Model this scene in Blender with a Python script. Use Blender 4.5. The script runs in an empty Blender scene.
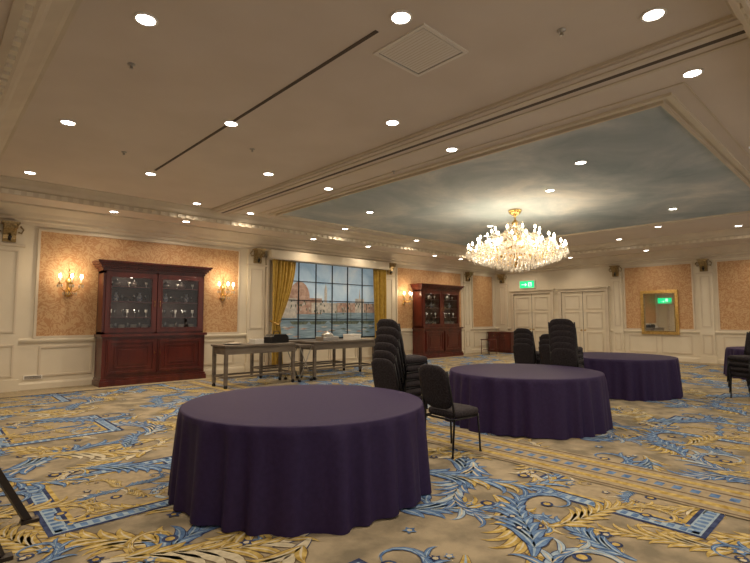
import bpy, math, random
from mathutils import Vector, Matrix
random.seed(7)
PI=math.pi
sc=bpy.context.scene
# ------------------------------------------------------------------ materials
def mat(name,col,rough=.6,metal=0,emit=None,es=0,spec=.5,sheen=0,coat=0):
    m=bpy.data.materials.new(name); m.use_nodes=True
    b=m.node_tree.nodes['Principled BSDF']
    b.inputs['Base Color'].default_value=(*col,1)
    b.inputs['Roughness'].default_value=rough
    b.inputs['Metallic'].default_value=metal
    b.inputs['Specular IOR Level'].default_value=spec
    if sheen: b.inputs['Sheen Weight'].default_value=sheen
    if coat: b.inputs['Coat Weight'].default_value=coat
    if emit:
        b.inputs['Emission Color'].default_value=(*emit,1); b.inputs['Emission Strength'].default_value=es
    return m
def noisemat(name,c1,c2,scale=5,detail=4,rough=.6,lo=.35,hi=.65,bump=0,bscale=None,dist=0,stretch=(1,1,1),glow=0,**k):
    m=mat(name,c1,rough,**k); nt=m.node_tree; N=nt.nodes; L=nt.links
    b=N['Principled BSDF']
    tc=N.new('ShaderNodeTexCoord'); mp=N.new('ShaderNodeMapping'); mp.inputs['Scale'].default_value=stretch
    L.new(tc.outputs['Object'],mp.inputs[0])
    n=N.new('ShaderNodeTexNoise'); n.inputs['Scale'].default_value=scale; n.inputs['Detail'].default_value=detail
    n.inputs['Distortion'].default_value=dist
    L.new(mp.outputs[0],n.inputs['Vector'])
    r=N.new('ShaderNodeValToRGB'); r.color_ramp.elements[0].position=lo; r.color_ramp.elements[1].position=hi
    r.color_ramp.elements[0].color=(*c1,1); r.color_ramp.elements[1].color=(*c2,1)
    L.new(n.outputs['Fac'],r.inputs[0]); L.new(r.outputs[0],b.inputs['Base Color'])
    if glow: L.new(r.outputs[0],b.inputs['Emission Color']); b.inputs['Emission Strength'].default_value=glow
    if bump:
        bn=N.new('ShaderNodeBump'); bn.inputs['Strength'].default_value=bump; bn.inputs['Distance'].default_value=.01
        n2=N.new('ShaderNodeTexNoise'); n2.inputs['Scale'].default_value=bscale or scale*4
        L.new(mp.outputs[0],n2.inputs['Vector']); L.new(n2.outputs['Fac'],bn.inputs['Height']); L.new(bn.outputs[0],b.inputs['Normal'])
    return m
M_ceil=noisemat('ceiling_plaster',(.66,.58,.50),(.70,.62,.54),scale=1.2,rough=.85)
M_trim=noisemat('cream_paint',(.68,.61,.48),(.72,.65,.52),scale=2,rough=.45)
M_trimc=noisemat('cornice_paint',(.59,.51,.40),(.65,.57,.45),scale=2,rough=.6)
M_line=mat('shadow_gap',(.10,.075,.055),.8)
M_maho=noisemat('mahogany',(.055,.006,.004),(.105,.014,.008),scale=6,rough=.28,stretch=(1,1,.15),coat=.25)
M_dark=mat('cabinet_interior',(.07,.035,.025),.5)
M_gold=noisemat('gilt',(.62,.40,.12),(.80,.56,.22),scale=20,rough=.3,metal=.9)
M_gilt2=noisemat('antique_gilt',(.20,.14,.06),(.42,.31,.15),scale=25,rough=.4,metal=.6)
M_brass=mat('brass',(.75,.52,.22),.25,.95)
M_black=mat('black_metal',(.02,.02,.022),.35,.6)
M_steel=mat('steel',(.45,.43,.4),.3,.9)
M_chair=noisemat('chair_fabric',(.012,.010,.014),(.040,.034,.040),scale=60,rough=.8,spec=.25)
M_porc=mat('porcelain',(.75,.73,.68),.2)
M_navy=noisemat('blue_china',(.05,.08,.2),(.5,.5,.48),scale=30,rough=.2)
M_wood=noisemat('serving_table_wood',(.10,.08,.065),(.17,.14,.11),scale=7,rough=.4,stretch=(.2,1,1))
M_curt=noisemat('gold_curtain',(.40,.25,.03),(.52,.35,.06),scale=9,rough=.45,sheen=.2)
M_green=mat('exit_green',(.01,.35,.12),.5,emit=(.01,.70,.24),es=1.2)
M_exitw=mat('exit_white',(.6,.9,.7),.5,emit=(.5,1,.7),es=1.3)
M_lens=mat('lamp_lens',(1,.95,.85),.4,emit=(1,.93,.82),es=14)
M_bulb=mat('candle_bulb',(1,.9,.7),.4,emit=(1,.82,.56),es=26)
M_white=mat('white_trim',(.85,.82,.76),.4)
M_vent=mat('vent_metal',(.78,.73,.66),.5)
M_mirror=mat('mirror_glass',(.95,.95,.93),.02,1)
def glassmat(name,tint,fac):
    m=bpy.data.materials.new(name); m.use_nodes=True; nt=m.node_tree; N=nt.nodes; L=nt.links
    N.clear(); o=N.new('ShaderNodeOutputMaterial'); t=N.new('ShaderNodeBsdfTransparent'); g=N.new('ShaderNodeBsdfGlossy')
    t.inputs[0].default_value=(*tint,1); g.inputs['Roughness'].default_value=.03
    x=N.new('ShaderNodeMixShader'); x.inputs[0].default_value=fac
    L.new(t.outputs[0],x.inputs[1]); L.new(g.outputs[0],x.inputs[2]); L.new(x.outputs[0],o.inputs[0]); return m
M_glass=glassmat('cabinet_glass',(.92,.92,.92),.035)
M_glassware=glassmat('glassware',(.75,.78,.78),.25)
def crystal():
    m=bpy.data.materials.new('crystal'); m.use_nodes=True; nt=m.node_tree; N=nt.nodes; L=nt.links
    N.clear(); o=N.new('ShaderNodeOutputMaterial'); t=N.new('ShaderNodeBsdfTranslucent'); g=N.new('ShaderNodeBsdfGlossy'); tr=N.new('ShaderNodeBsdfTransparent')
    t.inputs[0].default_value=(1,.95,.86,1); g.inputs['Roughness'].default_value=.08
    x=N.new('ShaderNodeMixShader'); x.inputs[0].default_value=.4
    y=N.new('ShaderNodeMixShader'); y.inputs[0].default_value=.25
    L.new(t.outputs[0],x.inputs[1]); L.new(g.outputs[0],x.inputs[2])
    L.new(x.outputs[0],y.inputs[1]); L.new(tr.outputs[0],y.inputs[2]); L.new(y.outputs[0],o.inputs[0]); return m
M_cry=crystal()
def damask():
    m=mat('peach_damask',(.7,.42,.22),.6); nt=m.node_tree; N=nt.nodes; L=nt.links; b=N['Principled BSDF']
    tc=N.new('ShaderNodeTexCoord')
    n=N.new('ShaderNodeTexNoise'); n.inputs['Scale'].default_value=4.5; n.inputs['Detail'].default_value=2; n.inputs['Distortion'].default_value=2.4
    L.new(tc.outputs['Object'],n.inputs['Vector'])
    w=N.new('ShaderNodeMath'); w.operation='MULTIPLY'; w.inputs[1].default_value=26; L.new(n.outputs['Fac'],w.inputs[0])
    s=N.new('ShaderNodeMath'); s.operation='SINE'; L.new(w.outputs[0],s.inputs[0])
    r=N.new('ShaderNodeValToRGB'); r.color_ramp.elements[0].position=.35; r.color_ramp.elements[1].position=.6
    r.color_ramp.elements[0].color=(.46,.245,.11,1); r.color_ramp.elements[1].color=(.57,.37,.195,1)
    a=N.new('ShaderNodeMath'); a.operation='MULTIPLY_ADD'; a.inputs[1].default_value=.5; a.inputs[2].default_value=.5
    L.new(s.outputs[0],a.inputs[0]); L.new(a.outputs[0],r.inputs[0]); L.new(r.outputs[0],b.inputs['Base Color']); return m
M_dam=damask()
def skymural(name,c0,c1,c2,scale,glow=0,p0=.34,p1=.52,p2=.72):
    m=mat(name,c0,.8); nt=m.node_tree; N=nt.nodes; L=nt.links; b=N['Principled BSDF']
    tc=N.new('ShaderNodeTexCoord')
    n=N.new('ShaderNodeTexNoise'); n.inputs['Scale'].default_value=scale; n.inputs['Detail'].default_value=8; n.inputs['Roughness'].default_value=.62; n.inputs['Distortion'].default_value=.5
    L.new(tc.outputs['Object'],n.inputs['Vector'])
    r=N.new('ShaderNodeValToRGB'); e=r.color_ramp.elements; e[0].position=p0; e[0].color=(*c0,1); e[1].position=p2; e[1].color=(*c2,1)
    x=e.new(p1); x.color=(*c1,1)
    L.new(n.outputs['Fac'],r.inputs[0]); L.new(r.outputs[0],b.inputs['Base Color'])
    if glow: L.new(r.outputs[0],b.inputs['Emission Color']); b.inputs['Emission Strength'].default_value=glow
    return m
M_sky=skymural('painted_clouds',(.31,.38,.42),(.43,.49,.52),(.70,.70,.67),.55,0,.34,.50,.70)
M_sky2=skymural('painted_harbour_sky',(.24,.34,.42),(.34,.43,.49),(.50,.53,.52),1.2,.42)  # emission added to brighten the mural sky, which the valance shades
M_cloth=noisemat('purple_tablecloth',(.021,.011,.052),(.027,.015,.064),scale=30,rough=.62,spec=.25)
# carpet
M_floor=noisemat('carpet_ground',(.19,.165,.12),(.35,.295,.205),scale=3.6,detail=7,rough=.95,lo=.38,hi=.62,bump=.3,bscale=140,spec=.1)
def cm(n,a,b): return noisemat('carpet_'+n,a,b,scale=16,detail=5,rough=.95,spec=.1)
C=[cm('gold',(.29,.20,.05),(.52,.40,.15)),cm('blue',(.06,.12,.26),(.15,.25,.43)),cm('cream',(.40,.36,.26),(.56,.51,.38)),
   cm('navy',(.02,.03,.08),(.055,.075,.16)),cm('paleblue',(.22,.31,.42),(.35,.44,.51)),cm('brown',(.11,.08,.055),(.17,.125,.08)),cm('tan',(.28,.23,.155),(.36,.30,.20))]
# ------------------------------------------------------------------ mesh builder
class MB:
    def __init__(s): s.v=[];s.f=[];s.m=[];s.sm=[];s.mats=[]
    def mi(s,m):
        if m not in s.mats: s.mats.append(m)
        return s.mats.index(m)
    def add(s,vs,fs,m,smooth=False):
        o=len(s.v); s.v+= [tuple(v) for v in vs]; k=s.mi(m)
        for f in fs: s.f.append([o+i for i in f]); s.m.append(k); s.sm.append(smooth)
    def box(s,x0,x1,y0,y1,z0,z1,m,fn=None):
        vs=[(x,y,z) for x in(x0,x1) for y in(y0,y1) for z in(z0,z1)]
        if fn: vs=[fn(*v) for v in vs]
        s.add(vs,[(0,1,3,2),(4,6,7,5),(0,4,5,1),(2,3,7,6),(0,2,6,4),(1,5,7,3)],m)
    def lathe(s,prof,c,m,n=16,smooth=True,amp=None):
        vs=[];fs=[]
        for r,z in prof:
            for i in range(n):
                a=2*PI*i/n; vs.append((c[0]+r*math.cos(a),c[1]+r*math.sin(a),c[2]+z))
        for j in range(len(prof)-1):
            for i in range(n):
                k=(i+1)%n; fs.append((j*n+i,j*n+k,(j+1)*n+k,(j+1)*n+i))
        fs.append(tuple(range(n))[::-1]); fs.append(tuple((len(prof)-1)*n+i for i in range(n)))
        s.add(vs,fs,m,smooth)
    def tube(s,pts,r,m,n=6,sq=False):
        pts=[Vector(p) for p in pts]; vs=[];fs=[]; 
        for i,p in enumerate(pts):
            d=(pts[min(i+1,len(pts)-1)]-pts[max(i-1,0)]).normalized()
            u=d.cross(Vector((0,0,1)))
            if u.length<.05: u=d.cross(Vector((0,1,0)))
            u.normalize(); w=d.cross(u); rr=r[i] if isinstance(r,(list,tuple)) else r
            for k in range(n):
                a=2*PI*(k+.5)/n; vs.append(p+u*math.cos(a)*rr+w*math.sin(a)*rr)
        for i in range(len(pts)-1):
            for k in range(n):
                q=(k+1)%n; fs.append((i*n+k,i*n+q,(i+1)*n+q,(i+1)*n+k))
        fs.append(tuple(range(n))[::-1]); fs.append(tuple((len(pts)-1)*n+k for k in range(n)))
        s.add(vs,fs,m,n>4)
    def prism(s,poly,fn,d0,d1,m,smooth=False):
        n=len(poly); vs=[fn(a,d0,b) for a,b in poly]+[fn(a,d1,b) for a,b in poly]
        fs=[tuple(range(n)),tuple(range(2*n-1,n-1,-1))]+[(i,(i+1)%n,n+(i+1)%n,n+i) for i in range(n)]
        s.add(vs,fs,m,smooth)
    def mould(s,prof,fn,a,b,m,ka=0,kb=0):
        n=len(prof); vs=[fn(a+ka*o,o,z) for o,z in prof]+[fn(b+kb*o,o,z) for o,z in prof]
        fs=[tuple(range(n)),tuple(range(2*n-1,n-1,-1))]+[(i,(i+1)%n,n+(i+1)%n,n+i) for i in range(n)]
        s.add(vs,fs,m)
    def oct(s,c,r,h,m):
        x,y,z=c; vs=[(x,y,z+h*.4),(x,y,z-h*.6)]+[(x+r*math.cos(a),y+r*math.sin(a),z) for a in (0,PI/2,PI,1.5*PI)]
        s.add(vs,[(0,2,3),(0,3,4),(0,4,5),(0,5,2),(1,3,2),(1,4,3),(1,5,4),(1,2,5)],m)
    def frame(s,fn,s0,s1,z0,z1,w,d,m,o0=0):
        s.box(s0,s1,o0,o0+d,z0,z0+w,m,fn); s.box(s0,s1,o0,o0+d,z1-w,z1,m,fn)
        s.box(s0,s0+w,o0,o0+d,z0+w,z1-w,m,fn); s.box(s1-w,s1,o0,o0+d,z0+w,z1-w,m,fn)
    def mesh(s,name):
        me=bpy.data.meshes.new(name); me.from_pydata(s.v,[],s.f)
        for m in s.mats: me.materials.append(m)
        me.polygons.foreach_set('material_index',s.m); me.polygons.foreach_set('use_smooth',s.sm); me.update()
        import bmesh
        bm=bmesh.new(); bm.from_mesh(me); bmesh.ops.recalc_face_normals(bm,faces=bm.faces[:]); bm.to_mesh(me); bm.free()
        return me
    def obj(s,name,loc=(0,0,0),rz=0,bevel=0,parent=None):
        return place(s.mesh(name),name,loc,rz,bevel,parent)
def place(me,name,loc=(0,0,0),rz=0,bevel=0,parent=None,rot=None):
    o=bpy.data.objects.new(name,me); sc.collection.objects.link(o); o.location=loc; o.rotation_euler=rot or (0,0,rz)
    if bevel:
        b=o.modifiers.new('bevel','BEVEL'); b.width=bevel; b.segments=2; b.limit_method='ANGLE'
    if parent: o.parent=parent
    return o
def lamp(kind,parent,loc,energy,col,size,**k):
    l=bpy.data.lights.new('lamp',kind); l.energy=energy; l.color=col; l.shadow_soft_size=size
    for a,b in k.items(): setattr(l,a,b)
    q=bpy.data.objects.new('lamp',l); sc.collection.objects.link(q); q.parent=parent; q.location=loc
# ------------------------------------------------------------------ dims
D=12.4; XF=19.2; XN=-3.5; YR=-3.0; ZS=3.85; ZC=4.10
CX0,CX1,CY0,CY1=.83,17.4,.60,11.2
FL=lambda a,o,z:(a,D-o,z)
FF=lambda a,o,z:(XF-o,a,z)
FN=lambda a,o,z:(XN+o,a,z)
fl=MB(); fl.box(XN,XF,YR,D,-.1,0,M_floor); floor=fl.obj('floor')
# ---- carpet pattern tile
TX=(XF-XN)/7; TY=(D-YR)/5
cp=MB()
def stroke(x,y,h,L,k0,k1,w,m,z,n=14,taper=.6):
    pts=[];ds=L/n
    for i in range(n+1):
        t=i/n; ww=w*max(.02,math.sin(PI*(t**taper)))
        if i==0: ww=w*.25
        pts.append((x,y,h,ww)); k=k0+(k1-k0)*t*t
        h+=k*ds; x+=math.cos(h)*ds; y+=math.sin(h)*ds
    vs=[]
    for (a,b,hh,ww) in pts: vs+= [(a-math.sin(hh)*ww/2,b+math.cos(hh)*ww/2,z),(a+math.sin(hh)*ww/2,b-math.cos(hh)*ww/2,z)]
    cp.add(vs,[(2*i+1,2*i+3,2*i+2,2*i) for i in range(n)],m)
    return pts
def disc(x,y,r,m,z,n=10,pet=0):
    vs=[(x,y,z)]+[(x+r*(1+pet*math.cos(5*2*PI*i/n*1))*math.cos(2*PI*i/n),y+r*(1+pet*math.cos(5*2*PI*i/n))*math.sin(2*PI*i/n),z) for i in range(n)]
    cp.add(vs,[(0,1+i,1+(i+1)%n) for i in range(n)],m)
def scroll(x,y,h,sg,S,pal,z):
    main,leaf,hi=pal
    Ls=2.1*S; k0=-sg*.9/S; k1=sg*9.5/S; n=30
    stroke(x,y,h,Ls,k0,k1,.165*S,C[3] if main is not C[0] else C[5],z,n,.55)
    p=stroke(x,y,h,Ls,k0,k1,.135*S,main,z+.0003,n,.55)
    stroke(x,y,h,Ls*.97,k0,k1*.97,.035*S,hi,z+.0005,n,.55)
    for j in range(2,24,2):
        a,b,hh,_=p[j]
        for side in (1,-1):
            f=1-j/34
            l=(.55 if side==-sg else .32)*S*f*random.uniform(.8,1.2)
            c=leaf if random.random()<.75 else main
            a0=hh+side*.32
            stroke(a,b,a0,l,side*.4/S,side*7.5/S/f,.130*S*f,C[3] if c is C[1] or c is C[4] else C[5],z+.0007,9,.75)
            stroke(a,b,a0,l,side*.4/S,side*7.5/S/f,.104*S*f,c,z+.0009,9,.75)
            stroke(a,b,a0,l*.85,side*.4/S,side*7.5/S/f,.022*S*f,hi,z+.0011,9,.75)
    a,b,hh,_=p[-1]; disc(a,b,.06*S,C[3],z+.0012,10); disc(a,b,.035*S,C[0],z+.0014,8)
GB=(C[1],C[1],C[4]); BB=(C[4],C[1],C[2]); GG=(C[0],C[0],C[2]); GM=(C[0],C[1],C[4]); CR=(C[2],C[0],C[2])
pals=[GB,GG,BB,GG,GM,GB,CR]
def ring(x0,x1,y0,y1,w,m,z):
    for (a,b,c,d) in ((x0,x1,y0,y0+w),(x0,x1,y1-w,y1),(x0,x0+w,y0+w,y1-w),(x1-w,x1,y0+w,y1-w)):
        cp.add([(a,c,z),(b,c,z),(b,d,z),(a,d,z)],[(0,1,2,3)],m)
def quad(a,b,c,d,m,z): cp.add([(a,c,z),(b,c,z),(b,d,z),(a,d,z)],[(0,1,2,3)],m)
fx0,fx1,fy0,fy1=TX*.30,TX*.72,TY*.28,TY*.74
quad(fx0,fx1,fy0,fy1,C[6],.0008)
FZ=.0034
ring(fx0,fx1,fy0,fy1,.035,C[3],FZ); ring(fx0+.035,fx1-.035,fy0+.035,fy1-.035,.10,C[4],FZ); ring(fx0+.135,fx1-.135,fy0+.135,fy1-.135,.03,C[3],FZ)
ring(fx0+.165,fx1-.165,fy0+.165,fy1-.165,.035,C[0],FZ)
t=fx0+.05
while t<fx1-.08:
    for yy in (fy0,fy1-.17): quad(t,t+.045,yy+.05,yy+.12,C[1],FZ+.0003)
    t+=.08
t=fy0+.05
while t<fy1-.08:
    for xx in (fx0,fx1-.17): quad(xx+.05,xx+.12,t,t+.045,C[1],FZ+.0003)
    t+=.08
spots=[(.05,.10,.6),(.50,.02,1.9),(.95,.25,2.6),(.12,.55,-.4),(.88,.60,3.6),(.25,.92,.2),(.70,.88,-2.6),(.02,.82,1.2),(.3,.2,2.4),(.75,.12,.9),(.2,.75,4.2),(.93,.9,-1.2),(.45,.8,-.6),(.6,.2,2.0),(.10,.35,1.5),(.85,.42,-1.5),(.40,.97,-2.2),(.80,.02,3.2),(.18,.05,-1.0),(.62,.95,1.0),(.35,.08,-.3),(.97,.5,.3)]
for i,(a,b,h) in enumerate(spots):
    hi_over = i%3==0
    scroll(a*TX,b*TY,h+random.uniform(-.3,.3),(-1)**i,random.uniform(.60,1.05),pals[i%7],(.0038 if hi_over else .0010)+.0001*i)
for i in range(4):
    a=i*PI/2+.5; scroll(.51*TX,.51*TY,a,1,.30,pals[i%2],.0036+.0001*i)
for i in range(22):
    a,b=random.uniform(0,TX),random.uniform(0,TY); 
    disc(a,b,random.uniform(.03,.05),random.choice([C[3],C[1],C[3]]),.0072,10,.3); disc(a,b,.02,random.choice([C[2],C[0]]),.0074,8)
cpo=cp.obj('carpet_pattern',(XN,YR,0),parent=floor)
for ax,c,dd in((0,7,TX),(1,5,TY)):
    m=cpo.modifiers.new('array','ARRAY'); m.count=c; m.use_relative_offset=False; m.use_constant_offset=True
    m.constant_offset_displace=(dd,0,0) if ax==0 else (0,dd,0)
bd=MB()
def strip(x0,x1,y0,y1,m,z): bd.add([(x0,y0,z),(x1,y0,z),(x1,y1,z),(x0,y1,z)],[(0,1,2,3)],m)
strip(XN,XF,D-.95,D,C[6],.0080); strip(XN,XF,D-.98,D-.93,C[3],.0084); strip(XN,XF,D-.90,D-.86,C[0],.0084)
strip(XF-.8,XF,YR,D-.95,C[6],.0080)
for x0,x1,m in((4.55,5.35,C[6]),(4.58,4.61,C[5]),(4.68,4.76,C[0]),(4.83,4.86,C[5]),(5.04,5.07,C[5]),(5.14,5.22,C[0]),(5.29,5.32,C[5])):
    strip(x0,x1,YR,D-.98,m,.0080 if x1-x0>.5 else .0086)
y=YR
while y<D-1.1:
    strip(4.90,5.0,y,y+.07,C[1],.0086); y+=.14
bd.obj('carpet_border',parent=floor)
# ------------------------------------------------------------------ walls
PW=[(1.8,6.4),(12.75,16.6),(17.45,18.95)]
PF=[(4.6,6.75),(1.45,3.85),(-2.2,.75)]
CROWN=[(0,3.46),(.03,3.46),(.05,3.52),(.10,3.55),(.10,3.60),(.16,3.63),(.20,3.70),(.30,3.77),(.36,3.81),(.36,ZS),(0,ZS)]
def wallset(name,fn,a,b,panels,pils,th=.2):
    w=MB(); w.box(a,b,-th,0,0,4.3,M_trim,fn)
    for s0,s1 in panels:
        w.box(s0,s1,0,.012,1.12,3.36,M_dam,fn)
        w.frame(fn,s0-.05,s1+.05,1.07,3.41,.05,.04,M_trimc)
        n=max(1,round((s1-s0)/1.15)); st=(s1-s0)/n
        for i in range(n): w.frame(fn,s0+i*st+.07,s0+(i+1)*st-.07,.27,.90,.035,.022,M_trimc)
    for s0,s1 in pils:
        w.box(s0,s1,0,.06,0,3.46,M_trim,fn); w.box(s0-.04,s1+.04,0,.09,0,.24,M_trim,fn)
        w.box(s0-.03,s1+.03,0,.10,2.98,3.03,M_trimc,fn)
        w.frame(fn,s0+.07,s1-.07,1.2,2.9,.03,.02,M_trimc,.06); w.frame(fn,s0+.07,s1-.07,.3,.95,.03,.02,M_trimc,.06)
    return w.obj(name)
wallset('wall_left',FL,XN-.2,XF+.2,PW+[(-3,.7)],[(1.0,1.5),(6.68,7.22),(12.05,12.5),(16.8,17.2)])
wallset('wall_back',FF,YR,D,PF,[(11.75,12.15),(6.86,7.22),(4.0,4.42),(.9,1.3)])
wallset('wall_near',FN,YR,D,[(.5,4.5),(5.2,9.2)],[(4.6,5.05)])
BASE=[(0,0),(.035,0),(.035,.12),(.02,.16),(0,.16)]
CHAIR=[(0,.98),(.03,.98),(.05,1.02),(.05,1.05),(.03,1.07),(0,1.07)]
def trimrun(nm,prof,fn,segs):
    w=MB()
    for a,b in segs: w.mould(prof,fn,a,b,M_trim)
    w.obj(nm)
trimrun('baseboard_left',BASE,FL,[(XN,7.2),(12.05,XF)])
trimrun('baseboard_back',BASE,FF,[(YR,7.3),(11.6,D)])
trimrun('trim_1',CHAIR,FL,[(XN,7.2),(12.05,XF)])
trimrun('trim_2',CHAIR,FF,[(YR,7.3),(11.6,D)])
vg=MB(); vg.box(1.62,1.95,.0,.03,.22,.30,M_white,FL)
for i in range(4): vg.box(1.64,1.93,.03,.034,.232+.016*i,.24+.016*i,M_line,FL)
vg.obj('wall_vent_grille')
cr=MB()
for fn,a,b,ka,kb in((FL,XN,XF,1,-1),(FF,YR,D,0,-1),(FN,YR,D,0,-1)):
    cr.mould(CROWN,fn,a,b,M_trimc,ka,kb)
cr.obj('trim_3')
# ------------------------------------------------------------------ ceiling
ce=MB()
ce.box(XN-.2,XF+.2,YR,D+.2,ZC,ZC+.2,M_ceil)
ce.box(XN,XF,CY1,D,ZS,ZC,M_ceil); ce.box(CX1,XF,YR,CY1,ZS,ZC,M_ceil)
ce.box(XN,CX0-.45,YR,CY1,ZS,ZC,M_ceil); ce.box(CX0-.45,CX1,-.2,CY0,ZS,ZC,M_ceil)
COF=[(0,ZS),(0,ZS-.035),(.035,ZS-.035),(.035,ZS+.06),(.09,ZS+.075),(.11,ZS+.10),(.13,ZS+.15),(.19,ZS+.20),(.21,ZS+.225),(.23,ZS+.225),(.23,ZC),(0,ZC)]
gL=lambda a,o,z:(a,CY1-o,z); gR=lambda a,o,z:(a,CY0+o*.8,z); gF=lambda a,o,z:(CX1-o,a,z); gN=lambda a,o,z:(CX0-.45+o*1.95,a,z)
ce.mould(COF,gL,CX0-.45,CX1,M_trimc,1.95,-1); ce.mould(COF,gR,CX0-.45,CX1,M_trimc,1.95,-1)
ce.mould(COF,gF,CY0,CY1,M_trimc,.8,-1); ce.mould(COF,gN,CY0,CY1,M_trimc,.8,-1)
for fn,a,b in((gL,CX0,CX1),(gF,CY0,CY1),(gN,CY0,CY1),(gR,CX0,CX1)):
    s=a+.15
    while s<b-.1:
        ce.box(s,s+.10,.03,.065,ZS-.02,ZS+.05,M_trim,fn); s+=.19
ce.box(4.98,5.50,CY0+.1,CY1-.1,ZC-.05,ZC,M_ceil)
for x0,x1,dz in((4.94,5.0,.03),(5.48,5.54,.03),(5.06,5.11,.065),(5.36,5.41,.065)):
    ce.box(x0,x1,CY0+.1,CY1-.1,ZC-dz,ZC,M_trimc)
ce.box(5.2,5.26,CY0+.05,CY1-.05,ZC-.053,ZC,M_line)
ce.box(2.87,2.91,3.05,8.75,ZC-.006,ZC,M_line)
up=lambda a,o,z:(a,z,ZC-o)
SX0,SX1,SY0,SY1=6.35,14.5,1.75,10.3
ce.frame(up,SX0-.16,SX1+.16,SY0-.16,SY1+.16,.07,.035,M_trim)
ce.frame(up,SX0-.09,SX1+.09,SY0-.09,SY1+.09,.05,.015,M_trimc)
ce.frame(up,SX0-.04,SX1+.04,SY0-.04,SY1+.04,.04,.06,M_trimc)
ce.frame(up,SX0-.34,SX1+.34,SY0-.34,SY1+.34,.02,.012,M_trimc)
ceiling=ce.obj('ceiling')
cv=MB(); cv.frame(up,3.11,3.77,2.68,3.34,.035,.016,M_vent); cv.frame(up,3.145,3.735,2.715,3.305,.012,.006,M_line)
cv.box(3.157,3.723,0,.010,2.727,3.293,M_vent,up)
for i in range(14): xx=3.18+i*.038; cv.box(xx,xx+.006,.010,.0115,2.75,3.27,M_trimc,up)
cv.obj('ceiling_vent_panel')
mu=MB(); mu.box(SX0,SX1,SY0,SY1,ZC-.008,ZC+.001,M_sky); mu.obj('ceiling_mural')
# ------------------------------------------------------------------ downlights
dl=MB(); dl.lathe([(.10,0),(.10,-.012),(.085,-.016),(.078,-.010)],(0,0,0),M_white,20); dl.lathe([(.001,-.0125),(.078,-.0125),(.078,-.011)],(0,0,0),M_lens,20)
dme=dl.mesh('recessed_downlight')
WARM=(1,.815,.60)
def downlight(x,y,z=ZC,P=128):
    o=place(dme,'recessed_downlight',(x,y,z))
    lamp('SPOT',o,(0,0,-.03),P,WARM,.06,spot_size=math.radians(150),spot_blend=.9)
G=[(1.3,y) for y in(1.2,4.3,7.35,10.4)]+[(2.9,y) for y in(2.76,5.9,9.0)]+[(4.45,y) for y in(1.25,4.4,7.55,10.65)]
G+=[(5.85,y) for y in(1.3,4.5,7.6,10.75)]+[(x,1.25) for x in(9.1,12.2,15.2)]+[(x,10.75) for x in(8.9,12.0)]+[(15.2,y) for y in(4.4,7.6,10.75)]+[(16.7,y) for y in(2.8,6,9.2)]
for x,y in G: downlight(x,y)
for x,y in((7.9,3.4),(7.9,8.6),(12.9,3.4),(12.9,8.6),(9.2,4.6),(11.6,7.6)): downlight(x,y,ZC-.008,60)
for x in(3.0,4.6,8.4,10.6,14.0,15.6,18.2): downlight(x,11.62+.0,ZS,45)
for y in(2.7,5.7,8.4,10.5): downlight(18.3,y,ZS,45)
for x,y in((-1.5,2),(-1.5,6),(-1.5,10),(2,-1.5),(8,-1.5),(14,-1.5)): downlight(x,y,ZS if y>-1 else ZC,130)
sp=MB(); sp.lathe([(.04,0),(.04,-.008),(.015,-.012),(.012,-.04),(.02,-.042),(.02,-.046)],(0,0,0),M_steel,10); spm=sp.mesh('ceiling_sprinkler')
for x,y in((4.1,1.9),(1.45,5.2),(3.6,6.6),(6.0,5.9),(2.2,8.1)): place(spm,'ceiling_sprinkler',(x,y,ZC))
# ------------------------------------------------------------------ corbels
cb=MB()
cb.prism([(.0,3.06),(.06,3.06),(.09,3.12),(.07,3.2),(.12,3.27),(.20,3.33),(.22,3.40),(.22,3.46),(0,3.46)],lambda a,d,b:(d,-a,b),-.11,.11,M_gilt2)
cb.box(-.15,.15,-.24,0,3.42,3.46,M_gilt2)
for sx in(-.11,.11):
    cb.tube([(sx,-.20+.04*math.cos(t)*1,3.37+.04*math.sin(t)) for t in [i*.6 for i in range(11)]],.014,M_gilt2,5)
    cb.tube([(sx*1.6,-.05,3.40),(sx*2.1,-.05,3.33),(sx*1.8,-.05,3.25),(sx*1.3,-.05,3.27)],.018,M_gilt2,5)
cb.tube([(0,-.1,3.08),(0,-.13,3.16),(0,-.11,3.22)],[.02,.04,.02],M_black,6)
cbm=cb.mesh('gilt_wall_bracket')
for x in(1.25,6.95,12.27,17.0): place(cbm,'gilt_wall_bracket',(x,D-.06,0))
for y in(11.95,7.04,4.21,1.1): place(cbm,'gilt_wall_bracket',(XF-.06,y,0),-PI/2)
# ------------------------------------------------------------------ doors
def door(name,fn,y0,y1,h=2.55):
    d=MB(); d.box(y0,y1,.002,.03,0,h,M_trim,fn)
    CA=.12
    for a,b,z0,z1 in((y0-CA,y0,0,h+CA),(y1,y1+CA,0,h+CA),(y0,y1,h,h+CA)): d.box(a,b,.002,.09,z0,z1,M_trimc,fn)
    d.box(y0-CA-.05,y1+CA+.05,.002,.14,h+CA,h+CA+.05,M_trim,fn)
    mid=(y0+y1)/2; d.box(mid-.008,mid+.008,.02,.034,0,h,M_line,fn)
    d.box(y0,y0+.012,.02,.036,0,h,M_line,fn); d.box(y1-.012,y1,.02,.036,0,h,M_line,fn); d.box(y0,y1,.02,.036,h-.012,h,M_line,fn)
    for a,b in((y0,mid),(mid,y1)):
        for z0,z1 in((.2,.95),(1.1,1.75),(1.85,2.4)): d.frame(fn,a+.13,b-.13,z0,z1,.035,.02,M_trimc,.03)
    for s in(-.07,.07):
        d.lathe([(.001,0),(.03,.0),(.03,.012),(.012,.02),(.012,.05),(.028,.06),(.028,.085),(.001,.09)],(0,0,0),M_brass,10)
        k=8*10
        vv=d.v[-k:]; d.v[-k:]=[fn(mid+s+a,.03+c,1.02+b) for a,b,c in vv]
    d.obj(name)
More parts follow.
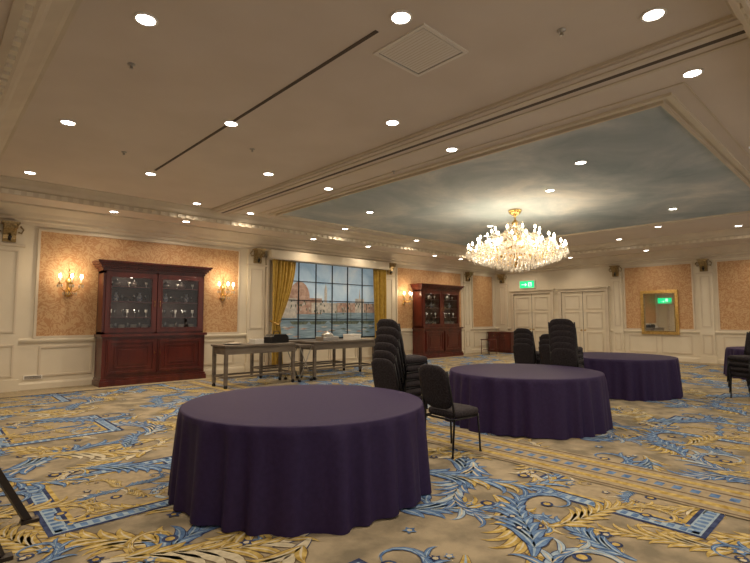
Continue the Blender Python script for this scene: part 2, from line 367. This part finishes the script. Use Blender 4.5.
door('door_1',FF,9.68,11.42); door('door_2',FF,7.48,9.22); door('door_3',FN,9.9,11.6)
def exitsign(fn,y,z,w=.68,h=.30):
    e=MB(); e.box(y-w/2,y+w/2,.02,.10,z,z+h,M_green,fn); e.frame(fn,y-w/2-.015,y+w/2+.015,z-.015,z+h+.015,.015,.11,M_white,.0)
    e.box(y-.22,y-.06,.10,.104,z+.06,z+h-.06,M_exitw,fn)
    e.box(y+.06,y+.26,.10,.104,z+.13,z+.16,M_exitw,fn)
    e.prism([(y+.0,z+.14),(y+.09,z+.22),(y+.09,z+.06)],fn,.10,.104,M_exitw)
    e.box(y-.17,y-.12,.104,.106,z+.12,z+.2,M_green,fn); e.box(y-.20,y-.10,.104,.106,z+.09,z+.12,M_green,fn)
    e.obj('exit_sign')
exitsign(FF,10.72,2.80); exitsign(FN,11.85,2.62,.95,.42)
# ------------------------------------------------------------------ mirror
mr=MB(); mr.box(5.12,6.12,.03,.05,1.02,2.38,M_mirror,FF)
mr.frame(FF,5.02,6.22,.92,2.48,.10,.07,M_gold,.012); mr.frame(FF,5.12,6.12,1.02,2.38,.03,.09,M_gilt2,.012)
mr.obj('gilt_wall_mirror',bevel=.008)
# ------------------------------------------------------------------ window mural w/ curtains
wn=MB(); X0,X1,Z0,Z1=7.75,11.65,.88,3.2
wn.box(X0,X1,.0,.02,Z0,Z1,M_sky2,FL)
g=.32  # self-glow put into the mural paints to offset valance shade; no lamp behind
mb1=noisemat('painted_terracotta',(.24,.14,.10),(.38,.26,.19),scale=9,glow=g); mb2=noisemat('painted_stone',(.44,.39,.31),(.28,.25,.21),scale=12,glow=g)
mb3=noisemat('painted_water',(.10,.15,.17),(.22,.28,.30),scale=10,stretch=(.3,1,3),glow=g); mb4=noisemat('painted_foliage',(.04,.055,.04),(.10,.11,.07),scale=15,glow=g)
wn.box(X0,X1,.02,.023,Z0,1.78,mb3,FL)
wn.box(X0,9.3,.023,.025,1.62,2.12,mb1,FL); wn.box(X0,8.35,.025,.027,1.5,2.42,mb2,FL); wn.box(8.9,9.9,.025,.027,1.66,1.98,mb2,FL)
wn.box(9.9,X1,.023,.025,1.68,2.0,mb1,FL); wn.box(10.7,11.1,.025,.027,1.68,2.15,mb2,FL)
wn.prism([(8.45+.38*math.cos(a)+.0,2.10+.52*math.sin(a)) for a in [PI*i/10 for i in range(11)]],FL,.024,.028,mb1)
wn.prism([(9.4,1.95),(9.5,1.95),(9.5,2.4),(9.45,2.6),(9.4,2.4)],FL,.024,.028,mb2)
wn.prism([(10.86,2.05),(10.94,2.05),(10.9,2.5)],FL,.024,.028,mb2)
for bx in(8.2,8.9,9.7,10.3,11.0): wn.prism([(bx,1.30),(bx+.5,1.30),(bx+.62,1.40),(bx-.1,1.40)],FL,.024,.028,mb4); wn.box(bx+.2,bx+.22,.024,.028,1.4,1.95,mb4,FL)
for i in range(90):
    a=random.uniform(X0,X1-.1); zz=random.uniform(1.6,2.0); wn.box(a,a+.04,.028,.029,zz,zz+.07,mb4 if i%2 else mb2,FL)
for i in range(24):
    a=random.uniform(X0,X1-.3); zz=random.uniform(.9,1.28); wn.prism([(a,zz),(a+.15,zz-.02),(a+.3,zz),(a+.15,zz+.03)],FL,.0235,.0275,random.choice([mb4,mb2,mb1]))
wn.frame(FL,X0-.05,X1+.05,Z0-.05,Z1+.05,.05,.07,M_black)
for i in range(1,6): xx=X0+(X1-X0)*i/6; wn.box(xx-.014,xx+.014,.03,.055,Z0,Z1,M_black,FL)
for i in range(1,4): zz=Z0+(Z1-Z0)*i/4; wn.box(X0,X1,.03,.052,zz-.012,zz+.012,M_black,FL)
wn.box(7.3,12.0,0,.12,Z0-.12,Z0-.05,M_trim,FL)
for i in range(4): wn.frame(FL,7.4+i*1.14,7.4+(i+1)*1.14-.06,.15,.72,.035,.03,M_trimc)
wn.box(7.25,12.02,0,.34,3.22,3.46,M_trim,FL); wn.box(7.22,12.04,0,.38,3.20,3.24,M_trimc,FL)
wn.box(7.25,7.33,0,.12,0,3.3,M_trimc,FL); wn.box(11.94,12.02,0,.12,0,3.3,M_trimc,FL)
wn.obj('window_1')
def curtain(name,xo,wtop,side,tie):
    c=MB(); n=60;rows=26;vs=[];fs=[]
    for j in range(rows+1):
        t=j/rows; z=3.19-t*(3.19-.12)
        if tie:
            zt=1.35
            if z>zt: k=1-(1-.30)*(((3.2-z)/(3.2-zt))**1.6)
            else: k=.30+.18*((zt-z)/zt)**.6
        else: k=1-.12*t
        for i in range(n+1):
            s=i/n; x=xo+side*s*wtop*k
            y=D-.24-.045*math.sin(s*PI*2*7)*(.6+.4*k)-.03*math.sin(s*PI*2*3+t*2)
            vs.append((x,y,z))
    for j in range(rows):
        for i in range(n): a=j*(n+1)+i; fs.append((a,a+1,a+n+2,a+n+1))
    c.add(vs,fs,M_curt,True)
    if tie: c.tube([(xo,D-.15,1.42),(xo+side*wtop*.18,D-.37,1.30),(xo+side*wtop*.34,D-.26,1.40)],.03,M_gold,8)
    o=c.obj(name); md=o.modifiers.new('s','SOLIDIFY'); md.thickness=.006
curtain('gold_curtain',7.36,.80,1,True); curtain('gold_curtain',11.92,.55,-1,False)
# ------------------------------------------------------------------ sconces
def sconce(x):
    s=MB()
    s.lathe([(.001,0),(.05,.02),(.09,.06),(.05,.12),(.04,.3),(.07,.36),(.03,.42),(.001,.48)],(0,0,-.24),M_gold,12)
    for sg in(-1,0,1):
        ex=sg*.2; ey=-.22 if sg else -.32
        s.tube([(0,-.05,-.05),(ex*.4,ey*.5,-.12),(ex*.9,ey*.95,-.06),(ex,ey,.04)],.012,M_gold,6)
        s.lathe([(.01,0),(.045,.02),(.05,.03),(.012,.03)],(ex,ey,.03),M_gold,10)
        s.lathe([(.014,0),(.014,.10)],(ex,ey,.06),M_porc,8)
        s.lathe([(.012,0),(.028,.03),(.022,.07),(.004,.10)],(ex,ey,.16),M_bulb,8)
        for k in range(8):
            a=2*PI*k/8; s.oct((ex+.045*math.cos(a),ey+.045*math.sin(a),.0),.014,.09,M_cry)
    for k in range(10):
        s.oct((.13*math.cos(k*.63),-.17+.1*math.sin(k*.63),-.16),.014,.10,M_cry)
    s.tube([(0,-.04,.2),(0,-.1,.3),(0,-.04,.38)],.01,M_gold,5)
    o=s.obj('wall_sconce',(x,D-.01,2.20))
    lamp('POINT',o,(0,-.34,.34),12,(1,.76,.48),.08)
for x in(2.35,5.95,13.1): sconce(x)
# ------------------------------------------------------------------ display cabinets
def cabinet(x0):
    W=2.3; c=MB(); f=lambda a,o,z:(a,-o,z)
    B=lambda *a:c.box(*a,f)
    B(-.04,W+.04,0,.60,0,.12,M_maho); B(-.02,W+.02,0,.58,.12,.17,M_maho)
    B(0,W,0,.55,.17,1.08,M_maho); B(-.04,W+.04,0,.61,1.08,1.14,M_maho)
    for i in range(2):
        a=.08+i*1.09; b=a+1.05
        B(a,b,.55,.575,.24,1.02,M_maho); c.frame(f,a+.03,b-.03,.27,.99,.05,.02,M_maho,.575); c.frame(f,a+.16,b-.16,.38,.88,.03,.015,M_maho,.575)
        B(a+.24,b-.24,.575,.588,.46,.80,M_maho)
    zb,zt=1.14,2.56
    B(0,W,0,.03,zb,zt,M_dark); B(0,.07,.03,.45,zb,zt,M_maho); B(W-.07,W,.03,.45,zb,zt,M_maho); B(1.11,1.19,.03,.45,zb,zt,M_maho)
    B(0,W,.03,.45,zb,zb+.05,M_maho); B(0,W,.03,.45,zt-.06,zt,M_maho)
    for z in(1.50,1.86,2.20): B(.07,W-.07,.03,.42,z,z+.02,M_maho)
    for i in range(2):
        a=.05+i*1.11; b=a+1.09
        c.frame(f,a,b,zb+.03,zt-.03,.09,.03,M_maho,.45); c.frame(f,a+.09,b-.09,zb+.12,zt-.12,.02,.04,M_maho,.45)
        B(a+.1,b-.1,.462,.466,zb+.12,zt-.12,M_glass)
        kx=b-.05 if i==0 else a+.05
        c.tube([(kx,-.48,1.75),(kx,-.52,1.78),(kx,-.52,1.88),(kx,-.48,1.91)],.008,M_brass,5)
        c.tube([(kx,-.575-.02,.66),(kx,-.62,.68),(kx,-.595,.72)],.008,M_brass,5)
    for k,(o,z0,z1) in enumerate(((.47,zt,zt+.05),(.50,zt+.05,zt+.09),(.54,zt+.09,zt+.14),(.58,zt+.14,zt+.18),(.61,zt+.18,zt+.22))):
        e=(o-.45)*.9; B(-e,W+e,0,o,z0,z1,M_maho)
    s=-.02
    while s<W: B(s,s+.03,.50,.52,zt+.05,zt+.085,M_maho); s+=.06
    def cup(x,y,z,m,h): c.lathe([(.03,0),(.032,.004),(.006,.015),(.006,h*.45),(.03,h*.6),(.036,h),(.034,h)],(x,y,z),m,10)
    for z,kind in((1.19,0),(1.52,1),(1.88,2),(2.22,3)):
        for i in range(2):
            for k in range(7):
                xx=.20+i*1.11+k*.128
                if kind==0:
                    if k%2==0:
                        for q in range(5): c.lathe([(.04,0),(.08,.012),(.083,.016),(.04,.006)],(xx,-.24,z+.016*q+.08),M_porc,12)
                        c.lathe([(.05,0),(.05,.08)],(xx,-.24,z),M_steel,10)
                    else: cup(xx,-.25,z,M_glassware,.20)
                elif kind==1: cup(xx,-.18 if k%2 else -.30,z,M_porc if k%3==0 else M_glassware,.18)
                elif kind==2:
                    if k in(1,5): c.lathe([(.03,0),(.06,.05),(.065,.11),(.03,.17),(.03,.20),(.04,.215)],(xx,-.2,z),M_navy,12)
                    elif k==3: c.lathe([(.03,0),(.035,.02),(.012,.05),(.10,.09),(.14,.11),(.10,.10),(.012,.08)],(xx,-.22,z),M_steel,14)
                    else: cup(xx,-.22,z,M_glassware,.16)
                else:
                    if k%3==1: c.lathe([(.05,0),(.09,.04),(.10,.08),(.05,.13),(.02,.15),(.02,.17)],(xx,-.22,z),M_steel,14)
                    elif k%3==0: cup(xx,-.26,z,M_porc,.12)
    o=c.obj('glazed_display_cabinet',(x0,D-.05,0),bevel=.004)
    for xx in(.6,1.7): lamp('POINT',o,(xx,-.38,2.42),1.6,(1,.85,.65),.03)  # added point lights to brighten the cabinet interior, no fixture modelled
    for xx in(.6,1.7): lamp('POINT',o,(xx,-.40,1.70),.9,(1,.85,.65),.03)  # weaker added pair, brightening the shelves further down
cabinet(2.92); cabinet(13.55)
sb=MB(); sb.box(0,.58,0,1.15,.06,.84,M_maho); sb.box(-.03,.58,-.03,1.18,.84,.90,M_maho); sb.box(.03,.55,.03,1.12,0,.06,M_maho)
for i in range(2):
    g=lambda a,o,z:(-o,a,z); sb.frame(g,.04+i*.55,.55+i*.55,.12,.62,.05,.015,M_maho); sb.frame(g,.04+i*.55,.55+i*.55,.65,.81,.03,.015,M_maho)
    sb.lathe([(.001,-.02),(.012,-.015),(.012,.015),(.001,.02)],(-.03,.29+i*.55,.73),M_brass,8)
sb.obj('wooden_sideboard',(18.40,11.12,0),bevel=.006)
# ------------------------------------------------------------------ round tables
def roundtable(x,y,R,H,seed,name='round_banquet_table'):
    rn=random.Random(seed); c=MB(); n=300
    ph=[rn.uniform(0,6.28) for _ in range(6)]; nf=[19,27,34,13,43,7]
    rows=[(0,H)]+[(R*k/6,H) for k in range(1,6)]+[(R-.02,H),(R-.005,H-.003),(R+.002,H-.012)]+[(R+.004+.03*t**1.1,H-.012-(H-.02)*t) for t in [i/14 for i in range(1,15)]]
    vs=[];fs=[]
    for j,(r,z) in enumerate(rows):
        dep=max(0,(H-z-.012)/H)
        for i in range(n):
            a=2*PI*i/n
            w=sum(math.sin(nf[k]*a+ph[k])*am for k,am in enumerate((.4,.38,.32,.25,.18,.2)))
            w=math.copysign(abs(w)**.8,w)
            rr=r+.045*w*dep**.45+(.012*dep if dep else 0)
            zz=z+(.010*math.sin(4*a+ph[0]) if j==len(rows)-1 else 0)
            vs.append((rr*math.cos(a),rr*math.sin(a),zz))
    for j in range(len(rows)-1):
        for i in range(n): k=(i+1)%n; fs.append((j*n+i,j*n+k,(j+1)*n+k,(j+1)*n+i))
    c.add(vs,fs,M_cloth,True)
    c.lathe([(.001,H-.035),(R-.02,H-.035),(R-.02,H-.006),(.001,H-.006)],(0,0,0),M_wood,48)
    for k in range(4):
        a=PI/4+k*PI/2; c.tube([(.6*math.cos(a),.6*math.sin(a),H-.03),(.75*math.cos(a),.75*math.sin(a),0)],.016,M_black,6)
    return c.obj(name,(x,y,0))
roundtable(2.66,3.78,1.09,.735,1); roundtable(6.55,3.76,1.08,.73,2); roundtable(10.45,3.88,1.06,.73,3); roundtable(15.7,1.95,1.08,.73,4)
# ------------------------------------------------------------------ chairs
def chairmesh():
    c=MB()
    def pad(rings,ctr,mp,m):
        n=32; vs=[];fs=[]
        for (hx,hy,t,e) in rings:
            for i in range(n):
                a=2*PI*i/n; ca,sa=math.cos(a),math.sin(a)
                vs.append(mp(hx*math.copysign(abs(ca)**e,ca),hy*math.copysign(abs(sa)**e,sa),t))
        for j in range(len(rings)-1):
            for i in range(n): k=(i+1)%n; fs.append((j*n+i,j*n+k,(j+1)*n+k,(j+1)*n+i))
        fs.append(tuple(range(n))[::-1]); fs.append(tuple((len(rings)-1)*n+i for i in range(n)))
        c.add(vs,fs,m,True)
    pad([(.20,.20,.41,.45),(.225,.225,.43,.4),(.23,.23,.46,.4),(.22,.22,.485,.4),(.18,.18,.50,.5),(.10,.10,.507,.6)],None,lambda a,b,t:(a+.01,b,t),M_chair)
    def bm(a,b,t):
        z=.745+a; return (-.225-(z-.5)*.26+t+.10*(b*b)*1.0,b*(1-.12*max(0,(a-.05))/.2*.5),z)
    pad([(.18,.17,-.018,.5),(.235,.215,-.014,.55),(.245,.225,.0,.55),(.235,.215,.022,.55),(.19,.17,.034,.6),(.1,.08,.038,.7)],None,bm,M_chair)
    for s in(-1,1):
        c.tube([(-.32,s*.212,.93),(-.28,s*.218,.72),(-.225,s*.218,.50),(-.215,s*.215,.40),(-.25,s*.215,0)],.012,M_black,6)
        c.tube([(.19,s*.205,.43),(.205,s*.212,.2),(.215,s*.215,0)],.012,M_black,6)
        c.tube([(-.22,s*.213,.40),(.195,s*.205,.41)],.012,M_black,6)
        for xx in(-.25,.215): c.lathe([(.016,0),(.016,.02)],(xx,s*.215,0),M_black,8)
    c.tube([(.195,-.205,.41),(.195,.205,.41)],.012,M_black,6); c.tube([(-.22,-.21,.40),(-.22,.21,.40)],.012,M_black,6)
    return c.mesh('banquet_chair')
CH=chairmesh()
def stack(x,y,ang,n,dz=.10,dx=.02):
    for i in range(n):
        a=math.radians(ang); place(CH,'banquet_chair',(x+dx*i*math.cos(a),y+dx*i*math.sin(a),dz*i),a+random.uniform(-.05,.05))
stack(4.47,3.47,-3,1)
stack(4.66,4.47,0,6)
stack(9.35,5.20,0,4); stack(9.35,4.62,0,3); stack(8.34,3.92,10,6,.10,-.01)
stack(11.3,1.85,150,4)
# ------------------------------------------------------------------ serving tables
def servtable(x0,x1,y0,y1,H):
    c=MB(); c.box(x0,x1,y0,y1,H-.04,H,M_wood); c.box(x0+.04,x1-.04,y0+.04,y0+.07,H-.20,H-.04,M_wood); c.box(x0+.04,x1-.04,y1-.07,y1-.04,H-.20,H-.04,M_wood)
    c.box(x0+.04,x0+.07,y0+.04,y1-.04,H-.20,H-.04,M_wood); c.box(x1-.07,x1-.04,y0+.04,y1-.04,H-.20,H-.04,M_wood)
    for xx in(x0+.06,x1-.06):
        for yy in(y0+.07,y1-.07):
            c.box(xx-.035,xx+.035,yy-.035,yy+.035,.08,H-.04,M_wood); c.lathe([(.03,0),(.04,.02),(.04,.06),(.02,.08)],(xx,yy,0),M_black,10)
    c.box(x0+.06,x1-.06,y0+.06,y0+.09,.22,.26,M_wood); c.box(x0+.06,x1-.06,y1-.09,y1-.06,.22,.26,M_wood)
    for xx in(x0+.06,x1-.06): c.box(xx-.015,xx+.015,y0+.06,y1-.06,.22,.26,M_wood)
    c.obj('buffet_serving_table',bevel=.005)
servtable(4.7,6.5,9.6,10.3,.92); servtable(7.0,9.1,9.6,10.3,.92)
servtable(6.2,9.0,10.75,11.35,.90)
ct=MB()
for yy in(9.6,10.2):
    ct.tube([(6.58,yy,.06),(6.92,yy,.82)],.014,M_steel,6); ct.tube([(6.92,yy,.06),(6.58,yy,.82)],.014,M_steel,6)
    for xx in(6.58,6.92): ct.lathe([(.02,0),(.045,.01),(.045,.05),(.02,.06)],(xx,yy,0),M_black,10)
ct.box(6.54,6.96,9.56,10.24,.82,.86,M_wood); ct.tube([(6.75,9.6,.44),(6.75,10.2,.44)],.012,M_steel,6)
ct.obj('folding_tray_stand')
bg=MB(); bg.prism([(-.28,0),(.28,0),(.26,.14),(.18,.2),(-.18,.2),(-.26,.14)],lambda a,d,b:(a,d,b),-.14,.14,M_black)
bg.tube([(-.1,0,.19),(-.08,0,.27),(.08,0,.27),(.1,0,.19)],.012,M_black,6); bg.obj('black_carry_bag',(6.15,9.95,.92),.2,bevel=.01)
tr=MB()
tr.lathe([(.001,0),(.16,.0),(.22,.03),(.225,.03),(.165,.008),(.001,.012)],(0,0,0),M_steel,20)
tr.obj('serving_tray',(5.05,9.95,.92))
sf=MB(); sf.box(-.25,.25,-.17,.17,0,.10,M_steel); sf.lathe([(.16,.10),(.15,.16),(.1,.2),(.02,.22),(.02,.25),(.001,.25)],(0,0,0),M_steel,16); sf.obj('chafing_dish',(7.7,10.0,.92),bevel=.01)
pb=MB(); pb.box(-.2,.2,-.14,.14,0,.13,M_white); pb.box(-.21,.21,-.15,.15,.11,.15,M_white); pb.obj('white_storage_box',(8.5,9.95,.92),.15,bevel=.006)
nk=MB()
for i in range(6): nk.box(-.12,.12,-.12,.12,.018*i,.018*i+.014,M_porc)
nk.obj('folded_napkin_stack',(5.6,9.9,.92),.1,bevel=.005)
for (x,y,h) in((17.3,11.5,.62),):
    s=MB(); s.box(-.28,.28,-.22,.22,h-.03,h,M_maho)
    for a in(-.25,.25):
        for b in(-.19,.19): s.tube([(a,b,h-.03),(a*1.05,b*1.05,0)],.014,M_maho,6)
    s.box(-.22,.22,-.16,.16,.18,.2,M_maho); s.obj('small_side_table',(x,y,0))
# ------------------------------------------------------------------ easel
ea=MB(); ap=(-.12,4.2,1.55)
M_eas=mat('easel_black',(.018,.012,.010),.4)
for f in((.66,4.43,0),(.44,3.86,0),(-.75,4.25,0)):
    d=Vector(ap)-Vector(f); ea.tube([f,tuple(Vector(f)+d*.5),ap],.032,M_eas,4)
    ea.box(f[0]-.05,f[0]+.06,f[1]-.04,f[1]+.04,0,.025,M_eas)
p=lambda a,o,z:(.42-.44*z+.05+o, 4.16+a, z)
ea.box(-.36,.36,0,.03,.62,1.45,M_black,p); ea.frame(p,-.38,.38,.60,1.47,.05,.05,M_eas)
ea.box(-.4,.4,0,.08,.56,.60,M_eas,p)
ea.obj('display_easel')
# ------------------------------------------------------------------ chandelier
chn=MB(); K=(0,0,0)
chn.lathe([(.14,ZC-.06),(.14,ZC-.09),(.06,ZC-.14),(.02,ZC-.17),(.02,3.85),(.05,3.83),(.09,3.78),(.06,3.72),(.03,3.68),(.03,3.55),(.10,3.48),(.12,3.42),(.05,3.34),(.04,3.1),(.12,3.02),(.2,2.95),(.15,2.86),(.05,2.8),(.03,2.72),(.001,2.66)],K,M_brass,16)
chn.lathe([(.02,ZC-.008),(.16,ZC-.01),(.16,ZC-.05),(.14,ZC-.06)],K,M_brass,16)
cr2=MB()
def arms(n,R,z0,z1,ph):
    for i in range(n):
        a=2*PI*i/n+ph; ca,sa=math.cos(a),math.sin(a)
        pts=[(.05,z0),(R*.3,z0-.10),(R*.65,z0-.13),(R*.92,z0-.04),(R,z1)]
        chn.tube([(r*ca,r*sa,z) for r,z in pts],.011,M_brass,5)
        cr2.lathe([(.012,0),(.05,.015),(.06,.03),(.012,.03)],(R*ca,R*sa,z1),M_cry,8)
        chn.lathe([(.013,0),(.013,.08)],(R*ca,R*sa,z1+.03),M_porc,6)
        chn.lathe([(.012,0),(.026,.025),(.02,.055),(.004,.085)],(R*ca,R*sa,z1+.11),M_bulb,6)
        for k in range(8):
            b=2*PI*k/8; cr2.oct((R*ca+.06*math.cos(b),R*sa+.06*math.sin(b),z1-.05),.018,.13,M_cry)
        for k in range(1,8):
            r=R*k/8; z=z0-.13-.02; cr2.oct((r*ca,r*sa,z-.03),.02,.14,M_cry)
        b=a+2*PI/n
        for k in range(1,10):
            t=k/10; x=R*(ca*(1-t)+math.cos(b)*t); y=R*(sa*(1-t)+math.sin(b)*t); cr2.oct((x,y,z1-.02-.6*t*(1-t)),.018,.05,M_cry)
        for k in range(1,14):
            t=k/14; cr2.oct((R*ca*(1-t)+.1*ca*t,R*sa*(1-t)+.1*sa*t,z1+.02+(3.72-z1)*t-.9*t*(1-t)*.5),.017,.045,M_cry)
arms(24,1.12,3.06,3.08,0); arms(18,.88,3.24,3.26,.1); arms(10,.55,3.46,3.46,.2)
for R,n,z in((1.02,60,2.96),(.9,54,2.90),(.75,48,2.84),(.6,40,2.79),(.45,30,2.74),(.3,20,2.70),(.15,10,2.66),(.3,20,3.45),(.18,14,3.7)):
    chn.tube([(R*math.cos(2*PI*i/40),R*math.sin(2*PI*i/40),z+.07) for i in range(41)],.006,M_brass,4)
    for i in range(n): a=2*PI*i/n; cr2.oct((R*math.cos(a),R*math.sin(a),z),.024,.16,M_cry)
chan=chn.obj('crystal_chandelier',(10.3,6.05,0)); cr2.obj('crystal_drops',parent=chan)
for i in range(6):
    a=2*PI*i/6; lamp('POINT',chan,(.85*math.cos(a),.85*math.sin(a),3.18),24,(1,.84,.62),.15)
# ------------------------------------------------------------------ world / camera
w=bpy.data.worlds.new('world'); sc.world=w; w.use_nodes=True
w.node_tree.nodes['Background'].inputs[0].default_value=(1,.87,.74,1); w.node_tree.nodes['Background'].inputs[1].default_value=.70
cam=bpy.data.cameras.new('camera'); cam.sensor_width=36; cam.lens=483/750*36; cam.clip_end=100
co=bpy.data.objects.new('camera',cam); sc.collection.objects.link(co); co.location=(0,0,1.5)
co.rotation_euler=(math.radians(90+4.32),0,math.radians(46.8-90)); sc.camera=co
sc.view_settings.view_transform='Standard'
